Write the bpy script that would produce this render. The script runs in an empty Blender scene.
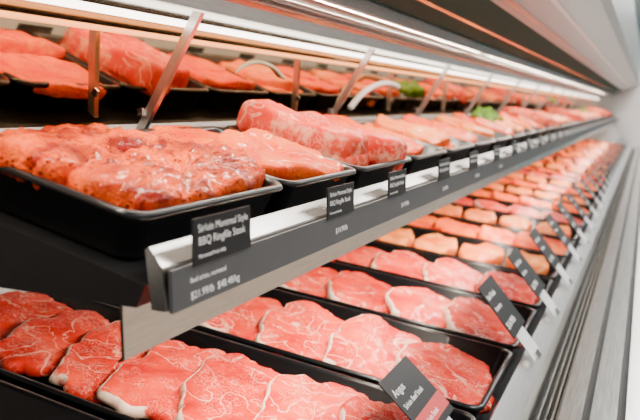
import bpy, bmesh, math, random
from mathutils import Vector, Matrix, noise
H=1.35
rnd=random.Random(7)
sc=bpy.context.scene
col=sc.collection

# ------------------------------------------------------------------ materials
def newmat(name):
    m=bpy.data.materials.new(name); m.use_nodes=True
    nt=m.node_tree; b=nt.nodes['Principled BSDF']
    return m,nt,b
def N(nt,t,**kw):
    n=nt.nodes.new(t)
    for k,v in kw.items(): setattr(n,k,v)
    return n
def plain(name,c,rough=.5,metal=0,noise_amt=.06,scale=40,coat=0,bump=0,stretch=None,spec=.5):
    m,nt,b=newmat(name)
    tc=N(nt,'ShaderNodeTexCoord'); mp=N(nt,'ShaderNodeMapping')
    if stretch: mp.inputs['Scale'].default_value=stretch
    nt.links.new(tc.outputs['Object'],mp.inputs[0])
    no=N(nt,'ShaderNodeTexNoise'); no.inputs['Scale'].default_value=scale; no.inputs['Detail'].default_value=4
    nt.links.new(mp.outputs[0],no.inputs['Vector'])
    cr=N(nt,'ShaderNodeValToRGB')
    cr.color_ramp.elements[0].position=.3; cr.color_ramp.elements[1].position=.7
    cr.color_ramp.elements[0].color=[max(0,x*(1-noise_amt)) for x in c]+[1]
    cr.color_ramp.elements[1].color=[min(1,x*(1+noise_amt)) for x in c]+[1]
    nt.links.new(no.outputs[0],cr.inputs[0]); nt.links.new(cr.outputs[0],b.inputs['Base Color'])
    b.inputs['Roughness'].default_value=rough; b.inputs['Metallic'].default_value=metal
    b.inputs['Coat Weight'].default_value=coat; b.inputs['Specular IOR Level'].default_value=spec
    if bump:
        bp=N(nt,'ShaderNodeBump'); bp.inputs['Strength'].default_value=bump; bp.inputs['Distance'].default_value=.002
        nt.links.new(no.outputs[0],bp.inputs['Height']); nt.links.new(bp.outputs[0],b.inputs['Normal'])
    return m
def emis(name,c,s):
    m,nt,b=newmat(name)
    b.inputs['Base Color'].default_value=(*c,1)
    b.inputs['Emission Color'].default_value=(*c,1); b.inputs['Emission Strength'].default_value=s
    return m
def meatmat(name,c1,c2,vein=.6,veincol=(.92,.50,.36),flecks=0,fleckcol=(.10,.006,.0),rough=.45,bump=.35,vscale=38,fatcol=(.92,.66,.50),big=14,coat=.10,seam=0.,spec=.05,vw=.022,cr=.07):
    m,nt,b=newmat(name); L=nt.links
    tc=N(nt,'ShaderNodeTexCoord'); oi=N(nt,'ShaderNodeObjectInfo')
    rm=N(nt,'ShaderNodeMath',operation='MULTIPLY'); rm.inputs[1].default_value=37.; L.new(oi.outputs['Random'],rm.inputs[0])
    def noi(scale,detail=4,dist=0,off=0.):
        n=N(nt,'ShaderNodeTexNoise',noise_dimensions='4D'); n.inputs['Scale'].default_value=scale
        n.inputs['Detail'].default_value=detail; n.inputs['Distortion'].default_value=dist
        L.new(tc.outputs['Object'],n.inputs['Vector'])
        a=N(nt,'ShaderNodeMath',operation='ADD'); a.inputs[1].default_value=off; L.new(rm.outputs[0],a.inputs[0]); L.new(a.outputs[0],n.inputs['W'])
        return n.outputs[0]
    def mr(src,a,b_,c,d):
        n=N(nt,'ShaderNodeMapRange'); L.new(src,n.inputs[0])
        for i,v in enumerate((a,b_,c,d)): n.inputs[i+1].default_value=v
        return n.outputs[0]
    def math_(op,a,b_):
        n=N(nt,'ShaderNodeMath',operation=op)
        for i,v in enumerate((a,b_)):
            if isinstance(v,(int,float)): n.inputs[i].default_value=v
            else: L.new(v,n.inputs[i])
        return n.outputs[0]
    def mix(f,a,b_):
        n=N(nt,'ShaderNodeMix',data_type='RGBA')
        if isinstance(f,(int,float)): n.inputs[0].default_value=f
        else: L.new(f,n.inputs[0])
        for i,v in ((6,a),(7,b_)):
            if isinstance(v,tuple): n.inputs[i].default_value=(*v,1)
            else: L.new(v,n.inputs[i])
        return n.outputs[2]
    basef=mr(noi(big,5,.6),.38,.62,0,1)
    c=mix(basef,c1,c2)
    def ridge(scale,dist,w,off):
        s=noi(scale,3,dist,off); s=math_('SUBTRACT',s,.5); s=math_('ABSOLUTE',s,0); return mr(s,0,w,1,0)
    v=math_('MAXIMUM',ridge(vscale,1.6,vw,3.),math_('MULTIPLY',ridge(vscale*2.3,1.0,vw*1.4,9.),.6))
    v=math_('MULTIPLY',v,mr(noi(big*1.6,2,0,5.),.42,.6,.0,1)); v=math_('MULTIPLY',v,vein)
    if seam: v=math_('MAXIMUM',v,math_('MULTIPLY',ridge(9,1.2,.012,14.),seam))
    c=mix(v,c,veincol)
    h=noi(vscale*3,5,0,2.)
    if flecks:
        vo=N(nt,'ShaderNodeTexVoronoi'); vo.inputs['Scale'].default_value=170; L.new(tc.outputs['Object'],vo.inputs['Vector'])
        f=mr(vo.outputs['Distance'],.22,.36,1,0); f=math_('MULTIPLY',f,mr(noi(45,3,0,4.),.44,.56,0,1)); f=math_('MULTIPLY',f,flecks)
        c=mix(f,c,fleckcol); h=math_('ADD',h,math_('MULTIPLY',f,.6))
        h=math_('ADD',h,math_('MULTIPLY',noi(150,4,1.,6.),1.6))
    at=N(nt,'ShaderNodeAttribute',attribute_name='fat')
    ff=mr(math_('ADD',at.outputs['Fac'],mr(noi(60,3,0,8.),.3,.7,-.35,.22)),.6,.82,0,1)
    c=mix(ff,c,fatcol)
    L.new(c,b.inputs['Base Color'])
    b.inputs['Roughness'].default_value=rough; b.inputs['Coat Weight'].default_value=coat; b.inputs['Coat Roughness'].default_value=cr
    b.inputs['Specular IOR Level'].default_value=spec
    bp=N(nt,'ShaderNodeBump'); bp.inputs['Strength'].default_value=bump; bp.inputs['Distance'].default_value=.003
    L.new(h,bp.inputs['Height']); L.new(bp.outputs[0],b.inputs['Normal'])
    return m

M_black=plain('black_plastic',(.005,.005,.006),.28,coat=.15,spec=.3)
M_blackm=plain('black_metal',(.008,.008,.009),.5,bump=.3,spec=.25)
M_steel=plain('brushed_steel',(.70,.67,.63),.20,1,.12,60,stretch=(8,.4,8))
M_steel2=plain('satin_steel',(.64,.62,.60),.28,1,.10,60,stretch=(8,.4,8))
M_bump=plain('bumper_steel',(.56,.54,.51),.22,1,.25,50,stretch=(10,.3,10))
M_dsteel=plain('dark_steel',(.42,.42,.38),.18,1,.3,50,stretch=(10,.3,10))
M_bronze=plain('fascia_steel',(.60,.48,.38),.15,1,.1,60,stretch=(8,.4,8))
M_white=plain('white_enamel',(.8,.79,.77),.35)
M_hose=plain('hose_green_white',(.55,.62,.45),.35)
M_strip=plain('label_strip_grey',(.060,.062,.065),.42,spec=.35)
M_tag=plain('tag_black',(.008,.008,.009),.45,spec=.25)
M_red=plain('tag_red',(.60,.02,.02),.4)
M_text=plain('print_white',(.9,.9,.88),.5)
M_label=plain('label_paper',(.6,.61,.61),.5)
M_dark=plain('dark_trim',(.014,.060,.052),.7,spec=.1)
M_grey=plain('grey_panel',(.42,.45,.44),.36,.6,spec=.4,stretch=(10,.3,10))
M_led=emis('led_tube',(1,.92,.80),8)
M_ledw=emis('led_tube_warm',(1,.36,.10),3)
M_mirror,nt,b=newmat('mirror'); b.inputs['Metallic'].default_value=1; b.inputs['Roughness'].default_value=.04; b.inputs['Base Color'].default_value=(.72,.48,.28,1)

K_beef=meatmat('raw_beef',(.56,.006,.002),(.84,.050,.018),vein=.58,seam=.75)
K_beefd=meatmat('raw_beef_deep',(.42,.004,.001),(.74,.032,.010),vein=.5,seam=.65)
K_pink=meatmat('raw_roast',(.70,.026,.010),(.88,.10,.045),vein=.6,vscale=22,seam=.7,fatcol=(.90,.36,.22))
K_mar=meatmat('marinated_beef',(.22,.0,.0),(1.0,.10,.0),vein=.2,veincol=(1.,.34,.02),flecks=.8,bump=1.0,coat=.22,fatcol=(.95,.16,.0),big=24,spec=.05,cr=.08)
K_ora=meatmat('glazed_pork',(.84,.035,.0),(1.,.13,.004),vein=.6,veincol=(1.,.40,.09),flecks=.3,bump=.45,coat=.14,fatcol=(1.,.36,.08))
K_peach=meatmat('chicken_peach',(.90,.12,.01),(1.,.30,.06),vein=.3,bump=.3,fatcol=(.95,.50,.2))
K_green=meatmat('herb_greens',(.03,.12,.01),(.15,.28,.03),vein=.2,veincol=(.4,.5,.2),bump=.8,fatcol=(.3,.4,.1))

# ------------------------------------------------------------------ mesh helpers
def obj(name,me,mat=None,parent=None,smooth=False):
    o=bpy.data.objects.new(name,me); col.objects.link(o)
    if mat and not me.materials: me.materials.append(mat)
    if parent: o.parent=parent
    if smooth:
        for p in me.polygons: p.use_smooth=True
    return o
def empty(name,loc=(0,0,0)):
    o=bpy.data.objects.new(name,None); o.empty_display_size=.05; o.location=loc; col.objects.link(o); return o
def prism(name,poly,y0,y1,mat,parent=None,bevel=0):
    me=bpy.data.meshes.new(name); bm=bmesh.new()
    a=[bm.verts.new((x,y0,z+H)) for x,z in poly]; c=[bm.verts.new((x,y1,z+H)) for x,z in poly]
    n=len(poly)
    bm.faces.new(a); bm.faces.new(c[::-1])
    for i in range(n): bm.faces.new((a[i],c[i],c[(i+1)%n],a[(i+1)%n]))
    bmesh.ops.recalc_face_normals(bm,faces=bm.faces)
    if bevel: bmesh.ops.bevel(bm,geom=bm.edges[:],offset=bevel,segments=2,affect='EDGES')
    bm.to_mesh(me); bm.free()
    return obj(name,me,mat,parent)
def plate(name,p,q,t,y0,y1,mat,parent=None,bevel=0):
    d=Vector((q[0]-p[0],q[1]-p[1])).normalized(); n=Vector((-d.y,d.x))*t
    return prism(name,[p,q,(q[0]+n.x,q[1]+n.y),(p[0]+n.x,p[1]+n.y)],y0,y1,mat,parent,bevel)
def box(name,x0,x1,y0,y1,z0,z1,mat,parent=None,bevel=0):
    return prism(name,[(x0,z0),(x1,z0),(x1,z1),(x0,z1)],y0,y1,mat,parent,bevel)
def tube(name,pts,r,mat,parent=None):
    cu=bpy.data.curves.new(name,'CURVE'); cu.dimensions='3D'; cu.bevel_depth=r; cu.bevel_resolution=4; cu.use_fill_caps=True
    s=cu.splines.new('BEZIER'); s.bezier_points.add(len(pts)-1)
    for bp,p in zip(s.bezier_points,pts):
        bp.co=(p[0],p[1],p[2]+H); bp.handle_left_type=bp.handle_right_type='AUTO'
    cu.materials.append(mat)
    o=bpy.data.objects.new(name,cu); col.objects.link(o)
    if parent: o.parent=parent
    return o
def text(name,body,size,mat_,M,parent=None,align='LEFT'):
    cu=bpy.data.curves.new(name,'FONT'); cu.body=body; cu.size=size; cu.align_x=align; cu.extrude=.0001
    cu.materials.append(mat_); o=bpy.data.objects.new(name,cu); col.objects.link(o)
    o.matrix_world=M
    if parent: o.parent=parent
    return o

def tray_mesh(w,d,h):
    me=bpy.data.meshes.new('tray'); bm=bmesh.new()
    def loop(e,z,r):
        vs=[]; hx,hy=d/2+e,w/2+e
        for k,(sx,sy) in enumerate(((1,1),(-1,1),(-1,-1),(1,-1))):
            for i in range(6):
                a=(k*90+i*18)*math.pi/180
                vs.append(bm.verts.new((sx*(hx-r)+r*math.cos(a),sy*(hy-r)+r*math.sin(a),z)))
        return vs
    R=.016
    L=[loop(-.016,0,R),loop(-.013,.003,R),loop(-.006,h-.005,R),loop(0,h-.006,R+.004),loop(.001,h-.003,R+.004),loop(-.001,h,R+.004),loop(-.006,h,R),loop(-.009,h-.003,R),loop(-.015,.006,R),loop(-.018,.004,R)]
    for a,c in zip(L,L[1:]):
        n=len(a)
        for i in range(n): bm.faces.new((a[i],a[(i+1)%n],c[(i+1)%n],c[i]))
    bm.faces.new(L[0][::-1]); bm.faces.new(L[-1])
    bmesh.ops.recalc_face_normals(bm,faces=bm.faces)
    bm.to_mesh(me); bm.free(); me.materials.append(M_black)
    for p in me.polygons: p.use_smooth=len(p.vertices)==4
    return me

RINGS=[(.0,.5),(.1,.5),(.2,.5),(.3,.5),(.4,.5),(.5,.5),(.6,.5),(.69,.5),(.77,.495),(.84,.49),(.90,.48),(.945,.45),(.975,.37),(.993,.2),(1,.0),(.99,-.25),(.96,-.43),(.8,-.5),(.4,-.5),(0,-.5)]
def meat_mesh(name,L,W,T,seed,mat,lump=.25,fine=0,fat=1.,n=72,bend=.15,notch=.12,expo=2.6,outl=.14,crease=0.):
    me=bpy.data.meshes.new(name); bm=bmesh.new(); lay=bm.verts.layers.float.new('fat')
    r_=random.Random(seed); o=Vector((seed*3.7,seed*1.3,seed*.7))
    th0=r_.choice([math.pi,math.pi*.85,math.pi*1.15]); thn=r_.uniform(-.6,.6)
    rows=[]
    for rho,zz in RINGS:
        pts=[(0,0)] if rho==0 else [(2*math.pi*i/n,rho) for i in range(n)]
        row=[]
        for th,rh in pts:
            c,s=math.cos(th),math.sin(th)
            se=(abs(c)**expo+abs(s)**expo)**(-1/expo)
            R=se*(1+outl*noise.noise(Vector((c*1.3,s*1.3,0))+o)+outl*.45*noise.noise(Vector((c*3.5,s*3.5,3))+o)+outl*.2*noise.noise(Vector((c*9,s*9,3))+o))
            dth=(th-thn+math.pi)%(2*math.pi)-math.pi
            R*=1-notch*math.exp(-(dth/.4)**2)
            x=rh*R*c*W/2; y=rh*R*s*L/2; z=zz*T
            z+=lump*T*noise.noise(Vector((x*18,y*18,zz*1.))+o)+lump*.5*T*noise.noise(Vector((x*50,y*50,zz))+o)
            if crease: z-=crease*max(0,1-abs(noise.noise(Vector((x*16,y*9,5))+o))*9)*(1 if zz>0 else 0)
            if fine: z+=fine*noise.noise(Vector((x*160,y*160,zz*2))+o)+fine*.6*noise.noise(Vector((x*330,y*330,zz*2))+o)
            z-=bend*T*(y/(L/2))**2
            v=bm.verts.new((x,y,z))
            m_=min(1,max(0,math.cos(th-th0)*1.3+.15+.6*noise.noise(Vector((c*2,s*2,7))+o)))
            e=min(1,max(0,(rh-.90)/.05))
            if zz<.45 and rh>.9: e=1
            v[lay]=fat*e*m_
            row.append(v)
        rows.append(row)
    for a,c in zip(rows,rows[1:]):
        if len(a)==1:
            for i in range(n): bm.faces.new((a[0],c[i],c[(i+1)%n]))
        elif len(c)==1:
            for i in range(n): bm.faces.new((a[i],c[0],a[(i+1)%n]))
        else:
            for i in range(n): bm.faces.new((a[i],c[i],c[(i+1)%n],a[(i+1)%n]))
    bmesh.ops.recalc_face_normals(bm,faces=bm.faces)
    bm.to_mesh(me); bm.free(); me.materials.append(mat)
    for p in me.polygons: p.use_smooth=True
    return me
beef=[meat_mesh('beef_steak',.232,.150,.022,s,K_beef,outl=.25,lump=.2,crease=.0018,bend=.05,expo=2.9) for s in (1,2,3,4,5)]+[meat_mesh('beef_steak',.228,.148,.022,s,K_beefd,outl=.25,lump=.2,crease=.0018,bend=.05,expo=2.9) for s in (6,7)]
mar=[meat_mesh('marinated_steak',.232,.088,.026,s,K_mar,lump=.28,fine=.0030,fat=.5,n=130,expo=5,bend=.1,crease=.004,notch=.04,outl=.14) for s in (11,12,13)]
ora=[meat_mesh('glazed_steak',.19,.12,.022,s,K_ora,lump=.3,fat=.6,expo=2.6,crease=.003,outl=.2) for s in (21,22,23)]
roast=[meat_mesh('pink_roast',.205,.10,.05,s,K_pink,lump=.2,fat=.7,expo=3.0,notch=.05,crease=.003,outl=.1) for s in (31,32,33)]
peach=[meat_mesh('chicken_breast',.17,.085,.026,s,K_peach,lump=.3,fat=.2,expo=2.1,notch=.2) for s in (41,42,43)]
green=[meat_mesh('herb_bunch',.12,.08,.035,s,K_green,lump=.7,fine=.006,fat=0,outl=.4) for s in (51,)]
KIND=dict(beef=beef,mar=mar,ora=ora,roast=roast,peach=peach,green=green)

def tray(name,xf,zf,y0,y1,depth,h,tilt,items):
    c,s=math.cos(tilt),math.sin(tilt)
    e=empty(name,(xf-depth/2*c-h*s,(y0+y1)/2,zf+depth/2*s-h*c+H)); e.rotation_euler=(0,tilt,0)
    obj('tray_body',tray_mesh(y1-y0,depth,h),None,e)
    for i,(k,x,y,z,rz,ty,scl) in enumerate(items):
        ms=KIND[k]; me=ms[rnd.randrange(len(ms))]
        o=obj('cut_%d'%(i+1),me,None,e); o.location=(x,y,z)
        o.rotation_euler=(rnd.uniform(-.04,.04),ty,rz); o.scale=(scl,scl,scl)
    return e

# ------------------------------------------------------------------ room
YN,YF=-1.0,9.0
M_floor=plain('floor_tile',(.45,.43,.41),.35,scale=3)
M_ceil=plain('ceiling_tile',(.62,.68,.70),.9,scale=3)
M_wall=plain('wall_paint',(.5,.5,.49),.8,scale=2)
M_wall2=plain('wall_far_paint',(.45,.62,.66),.8,scale=2)
box('floor',-1.6,5,-3,16,-H-.1,-H,M_floor)
box('ceiling',-1.6,5,-3,16,1.75,1.85,M_ceil)
box('wall_left',-1.7,-1.6,-3,16,-H,1.75,M_wall)
box('wall_far',-1.6,5,16,16.1,-H,1.75,M_wall2)
box('wall_right',5,5.1,-3,16,-H,1.75,M_wall)
M_trof=emis('troffer_light',(.97,.98,1),8)
for i in range(6):
    for x in (.5,2.2):
        y=1.0+i*2.5
        e=empty('ceiling_light',(x,y,1.75+H))
        f=box('frame',x-.32,x+.32,y-.65,y+.65,1.72,1.749,M_white); f.parent=e; f.matrix_parent_inverse=Matrix.Translation(-e.location)
        f=box('diffuser',x-.28,x+.28,y-.6,y+.6,1.712,1.72,M_trof); f.parent=e; f.matrix_parent_inverse=Matrix.Translation(-e.location)

# ------------------------------------------------------------------ display case
case=empty('refrigerated_display_case')
P=case
prism('case_base',[(-.16,-.50),(.07,-.50),(.07,-1.25),(.03,-1.35),(-1.0,-1.35),(-1.0,-.5)],YN,YF,M_grey,P)
prism('lower_deck',[(-.168,-.456),(-.97,-.356),(-.97,-.5),(-.168,-.5)],YN,YF,M_blackm,P)
box('lower_back_panel',-1.0,-.97,YN,YF,-.5,-.05,M_white,P)
prism('lower_price_rail',[(-.168,-.412),(-.163,-.405),(-.135,-.428),(-.132,-.47),(-.132,-.5),(-.168,-.5)],YN,YF,M_steel2,P)
prism('front_bumper',[(-.095,-.448),(-.09,-.441),(-.060,-.442),(-.058,-.456),(-.051,-.456),(-.049,-.442),(-.014,-.443),(-.012,-.457),(-.004,-.457),(-.002,-.443),(.05,-.447),(.075,-.455),(.085,-.475),(.085,-.5),(-.095,-.5)],YN,YF,M_bump,P)
box('bumper_gasket_a',-.0585,-.0505,YN,YF,-.457,-.4545,M_blackm,P)
box('bumper_gasket_b',-.0125,-.0035,YN,YF,-.458,-.4555,M_blackm,P)
box('grille_slot',-.132,-.095,YN,YF,-.499,-.485,M_blackm,P)
for i,x in enumerate((-.124,-.114,-.105)):
    box('grille_bar_%d'%i,x,x+.003,YN,YF,-.5,-.466,M_dsteel,P)
prism('kick_trim',[(.07,-.60),(.078,-.60),(.078,-.66),(.07,-.66)],YN,YF,M_steel,P)
prism('rear_body',[(-.665,-.05),(-1.0,-.05),(-1.0,.6),(-.62,.6),(-.62,.105),(-.645,-.03)],YN,YF,M_white,P)
plate('rear_mirror',(-.648,-.035),(-.602,.098),.004,YN,YF,M_mirror,P)
SY=.40
prism('upper_shelf_deck',[(-.327,-.129),(-.665,-.0455),(-.665,-.147),(-.336,-.147)],SY,YF,M_blackm,P)
box('upper_shelf_support',-.97,-.66,SY,YF,-.12,-.05,M_blackm,P)
prism('upper_shelf_lip',[(-.322,-.147),(-.326,-.102),(-.322,-.1),(-.311,-.114),(-.311,-.128),(-.309,-.147)],SY,YF,M_steel,P)
box('upper_label_strip',-.309,-.3055,SY+.004,YF,-.149,-.117,M_strip,P)
prism('upper_shelf_fascia',[(-.352,-.147),(-.349,-.147),(-.349,-.190),(-.356,-.193),(-.356,-.191),(-.352,-.188)],SY,YF,M_bronze,P)
box('under_shelf_led',-.385,-.365,SY+.05,YF,-.158,-.1475,M_led,P)
# canopy
plate('canopy_panel_rear',(-.602,.10),(-.50,.132),.01,YN,YF,M_dsteel,P)
tube('canopy_lamp_warm',[(-.596,YN,.094),(-.596,4,.094),(-.596,YF,.094)],.0035,M_ledw,P)
tube('canopy_lamp',[(-.548,YN,.107),(-.548,4,.107),(-.548,YF,.107)],.0045,M_led,P)
plate('canopy_lip',(-.50,.118),(-.495,.14),.006,YN,YF,M_steel2,P)
plate('canopy_panel_mid',(-.495,.135),(-.385,.168),.01,YN,YF,M_dsteel,P)
for i,(x,z,w,h) in enumerate(((-.475,.137,.006,.006),(-.452,.140,.014,.01),(-.425,.146,.003,.01),(-.398,.140,.008,.022))):
    box('canopy_rib_%d'%i,x,x+w,YN,YF,z,z+h+.006,M_steel2 if i!=2 else M_white,P)
plate('canopy_dark_band',(-.385,.160),(-.28,.202),.012,YN,YF,M_dark,P)
plate('canopy_band_trim',(-.350,.173),(-.343,.1758),.006,YN,YF,M_dsteel,P)
plate('canopy_front_panel',(-.28,.20),(-.12,.255),.012,YN,YF,M_grey,P)
plate('canopy_seam',(-.262,.203),(-.25,.2065),.006,YN,YF,M_steel2,P)
plate('canopy_seam_b',(-.20,.224),(-.19,.2275),.006,YN,YF,M_white,P)
prism('canopy_top',[(-.12,.255),(-.10,.27),(-.10,.55),(-.62,.6),(-.62,.12),(-.50,.15),(-.385,.185),(-.28,.218)],YN,YF,M_grey,P)
k=0
y=.735
while y<8:
    prism('strut_%d'%k,[(-.612,-.035),(-.598,-.035),(-.500,.115),(-.512,.118)],y,y+.008,M_steel2,P)
    prism('strut_bolt_%d'%k,[(-.60,-.01),(-.592,-.01),(-.592,0),(-.60,0)],y-.004,y,M_steel,P)
    y+=.60; k+=1
tube('hose_white',[(-.62,1.50,.0),(-.605,1.53,.03),(-.59,1.6,.055),(-.59,1.70,.06),(-.60,1.78,.055)],.007,M_white,P)
tube('hose_cable',[(-.63,.98,.04),(-.612,1.02,.07),(-.608,1.10,.074),(-.612,1.16,.055)],.0035,M_hose,P)
box('case_end_panel',-1.0,.085,YF,YF+.04,-H,.55,M_white,P)

# ------------------------------------------------------------------ upper trays
T1=math.radians(14)
edges=[.404,.652,.855,1.09,1.31]
while edges[-1]<8.4: edges.append(edges[-1]+.235)
kinds=['mar','ora','roast','ora','peach','ora','peach','ora','green','peach','ora','roast','peach','mar','peach','ora']
for i,(a,c) in enumerate(zip(edges,edges[1:])):
    k=kinds[i] if i<len(kinds) else rnd.choice(kinds)
    if i==0:
        it=[('mar',.036,0,.016,.0,0,.80),('mar',-.04,0,.018,.1,0,.82),
            ('mar',-.078,-.014,.038,.09,-.04,.94),('mar',-.014,-.008,.048,-.10,.08,1.0),('mar',.055,.010,.046,.05,.10,1.04)]
    elif i==1:
        it=[('ora',.03,0,.022,0,0,.88),('ora',-.03,0,.022,0,0,.88),('ora',-.058,-.015,.038,.15,-.05,.95),('ora',.040,.0,.048,-.1,.16,1.0)]
    elif k=='roast':
        it=[('roast',0,-.05,.032,1.57,.0,.86),('roast',0,.05,.032,1.6,.0,.86),('roast',-.02,-.045,.058,1.5,.06,.98),('roast',.01,.055,.050,1.65,.1,.95)]
    elif k=='mar': it=[('mar',x,0,.03+.004*j,rnd.uniform(-.1,.1),.15,.88) for j,x in enumerate((-.05,0,.045))]
    elif k=='ora': it=[('ora',x,rnd.uniform(-.01,.01),z,rnd.uniform(-.2,.2),.14,.95) for x,z in ((-.035,.024),(.03,.024),(-.04,.042),(.03,.042))]
    elif k=='green': it=[('green',-.05,-.03,.04,0,0,1),('peach',.04,.04,.04,.3,.1,1),('peach',.03,-.04,.04,.1,.1,1),('green',-.05,.05,.045,1,0,1)]
    else: it=[('peach',x,y_,z,rnd.uniform(-.3,.3),.14,1.1) for x,y_,z in ((-.055,0,.024),(-.01,.0,.028),(.04,0,.026),(.03,.0,.040),(-.04,.0,.042))]
    tray({'mar':'marinated_steak_tray','ora':'glazed_steak_tray','roast':'beef_roast_tray','peach':'chicken_tray','green':'herb_chicken_tray'}[k],-.335,-.079,a+.001,c-.006,.225,.045,T1,it)

# ------------------------------------------------------------------ lower trays
T2=math.radians(7)
yb=[.30,.60,.893,1.166,1.436]
while yb[-1]<8.4: yb.append(yb[-1]+.27)
for i,(a,c) in enumerate(zip(yb,yb[1:])):
    k='beef' if i<5 else ['peach','ora','peach','beef','ora'][i%5]
    it=[]
    step=.100 if i==1 else .122
    x=.300
    while x>-.33:
        it.append((k,x,rnd.uniform(-.006,.006),.034+(.005 if i==1 else 0),rnd.uniform(-.15,.15)+(.34 if i==1 else .1),.16 if k!='peach' else .05,rnd.uniform(.94,1.0)*(1 if i!=1 else .97) if k=='beef' else (1.2 if k=='ora' else 1.35)))
        x-=step
    if i==0: it=it[:3]
    tray({'beef':'beef_steak_tray','peach':'chicken_tray','ora':'glazed_steak_tray'}[k],-.177,-.40,a+.004,c-.012,.76,.05,T2,it)

# ------------------------------------------------------------------ tags
def tagobj(name,origin,up,w,h,lines,size,red=False,t=.0015,holder=None):
    up=Vector(up).normalized(); xa=Vector((0,1,0)); nn=xa.cross(up)
    M=Matrix((( xa.x,up.x,nn.x,origin[0]),(xa.y,up.y,nn.y,origin[1]),(xa.z,up.z,nn.z,origin[2]+H),(0,0,0,1)))
    e=empty(name); e.matrix_world=M
    def card(nm,x0,x1,y0,y1,z0,z1,mat):
        me=bpy.data.meshes.new(nm); bm=bmesh.new(); bmesh.ops.create_cube(bm,size=1)
        for v in bm.verts: v.co=Vector(((x0+x1)/2+v.co.x*(x1-x0),(y0+y1)/2+v.co.y*(y1-y0),(z0+z1)/2+v.co.z*(z1-z0)))
        bm.to_mesh(me); bm.free(); return obj(nm,me,mat,e)
    card('card',-w/2,w/2,0,h,0,t,M_tag)
    if red: card('red_band',-w/2,w/2,h*.10,h*.34,t,t+.0003,M_red)
    for j,(s_,yy,sz) in enumerate(lines):
        cu=bpy.data.curves.new('print','FONT'); cu.body=s_; cu.size=size*sz; cu.materials.append(M_text); cu.extrude=.00005
        o=bpy.data.objects.new('print_%d'%j,cu); col.objects.link(o); o.parent=e; o.location=(-w/2+w*.07,h*yy,t+.0004)
    if holder:
        card('holder',-w*.28,w*.28,-holder,.004,-.001,-.0002,M_label)
        card('clip',-w*.12,w*.12,-holder-.004,-holder+.008,-.003,.003,M_steel)
    return e
L3=[('Sirloin Montreal Style',.70,.93),('BBQ Ringfile Steak',.42,1),('Marinated fresh daily',.14,.5)]
tagobj('price_tag',(-.3045,.470,-.1185),(0,0,1),.084,.036,L3,.0090)
tagobj('price_tag',(-.3045,.710,-.1185),(0,0,1),.074,.034,L3,.0075)
tagobj('price_tag',(-.3045,.905,-.1185),(0,0,1),.074,.034,L3,.0075)
for i in range(3,len(edges)-1):
    tagobj('price_tag',(-.3045,edges[i]+.06,-.1185),(0,0,1),.074,.034,L3[:2],.0075)
def lab(y,z,body,size):
    M=Matrix(((0,0,1,-.3053),(1,0,0,y),(0,1,0,z+H),(0,0,0,1)))
    o=text('strip_print',body,size,M_text,M); o.parent=case
lab(.426,-.131,'Beef sirloin, marinated',.0055)
lab(.426,-.144,'$21.99/lb  $48.48/kg',.0085)
for y in (.70,.93,1.15,1.4,1.65): lab(y,-.138,'$14.99/lb',.009)
tagobj('price_tag',(-.205,.80,-.385),(-.72,0,.66),.104,.090,[('Angus',.70,1.2),('Sirloin Beef Steak',.50,.8),('Strip Loin Steak',.16,.8)],.012,red=True,holder=.05)
y=1.16
while y<8:
    tagobj('price_tag',(-.172,y,-.366),(-.60,0,.75),.105,.098,[('Beef Steak',.72,1),('Boneless',.5,.9),('$16.99/lb',.16,1.2)],.013,holder=.05)
    y+=.27

# ------------------------------------------------------------------ lights
def area(name,loc,sx,sy,p,c,rot=(0,0,0)):
    l=bpy.data.lights.new(name,'AREA'); l.shape='RECTANGLE'; l.size=sx; l.size_y=sy; l.energy=p; l.color=c
    o=bpy.data.objects.new(name,l); o.location=(loc[0],loc[1],loc[2]+H); o.rotation_euler=rot; col.objects.link(o); return o
for j,yc in enumerate((1.0,3.0,5.0,7.0)):
    o=area('canopy_strip_light',(-.412,yc,.150),.012,1.9,10,(1,.88,.72),(0,math.radians(-4),0)); o.parent=case
    o=area('shelf_strip_light',(-.362,yc+.4,-.16),.014,1.9,13,(1,.89,.74),(0,math.radians(14),0)); o.parent=case
for j,yc in enumerate((.5,3.5,7,11)):
    area('ceiling_lamp',(1.0,yc,1.70),1.2,2.0,88,(1,.95,.88))
w=bpy.data.worlds.new('w'); sc.world=w; w.use_nodes=True
w.node_tree.nodes['Background'].inputs[0].default_value=(1,.97,.93,1); w.node_tree.nodes['Background'].inputs[1].default_value=.85

# ------------------------------------------------------------------ camera
cd=bpy.data.cameras.new('camera'); cam=bpy.data.objects.new('camera',cd); col.objects.link(cam)
cd.sensor_width=36; cd.lens=36*700/640; cd.clip_start=.02
R=Vector((.9072,.4207,0)); U=Vector((-.0607,.1308,.9895)); F=Vector((-.4163,.8978,-.1442))
R.normalize(); F.normalize(); U=R.cross(F)
cam.matrix_world=Matrix(((R.x,U.x,-F.x,0),(R.y,U.y,-F.y,0),(R.z,U.z,-F.z,H),(0,0,0,1)))
cd.dof.use_dof=True; cd.dof.focus_distance=.80; cd.dof.aperture_fstop=6.3
sc.camera=cam
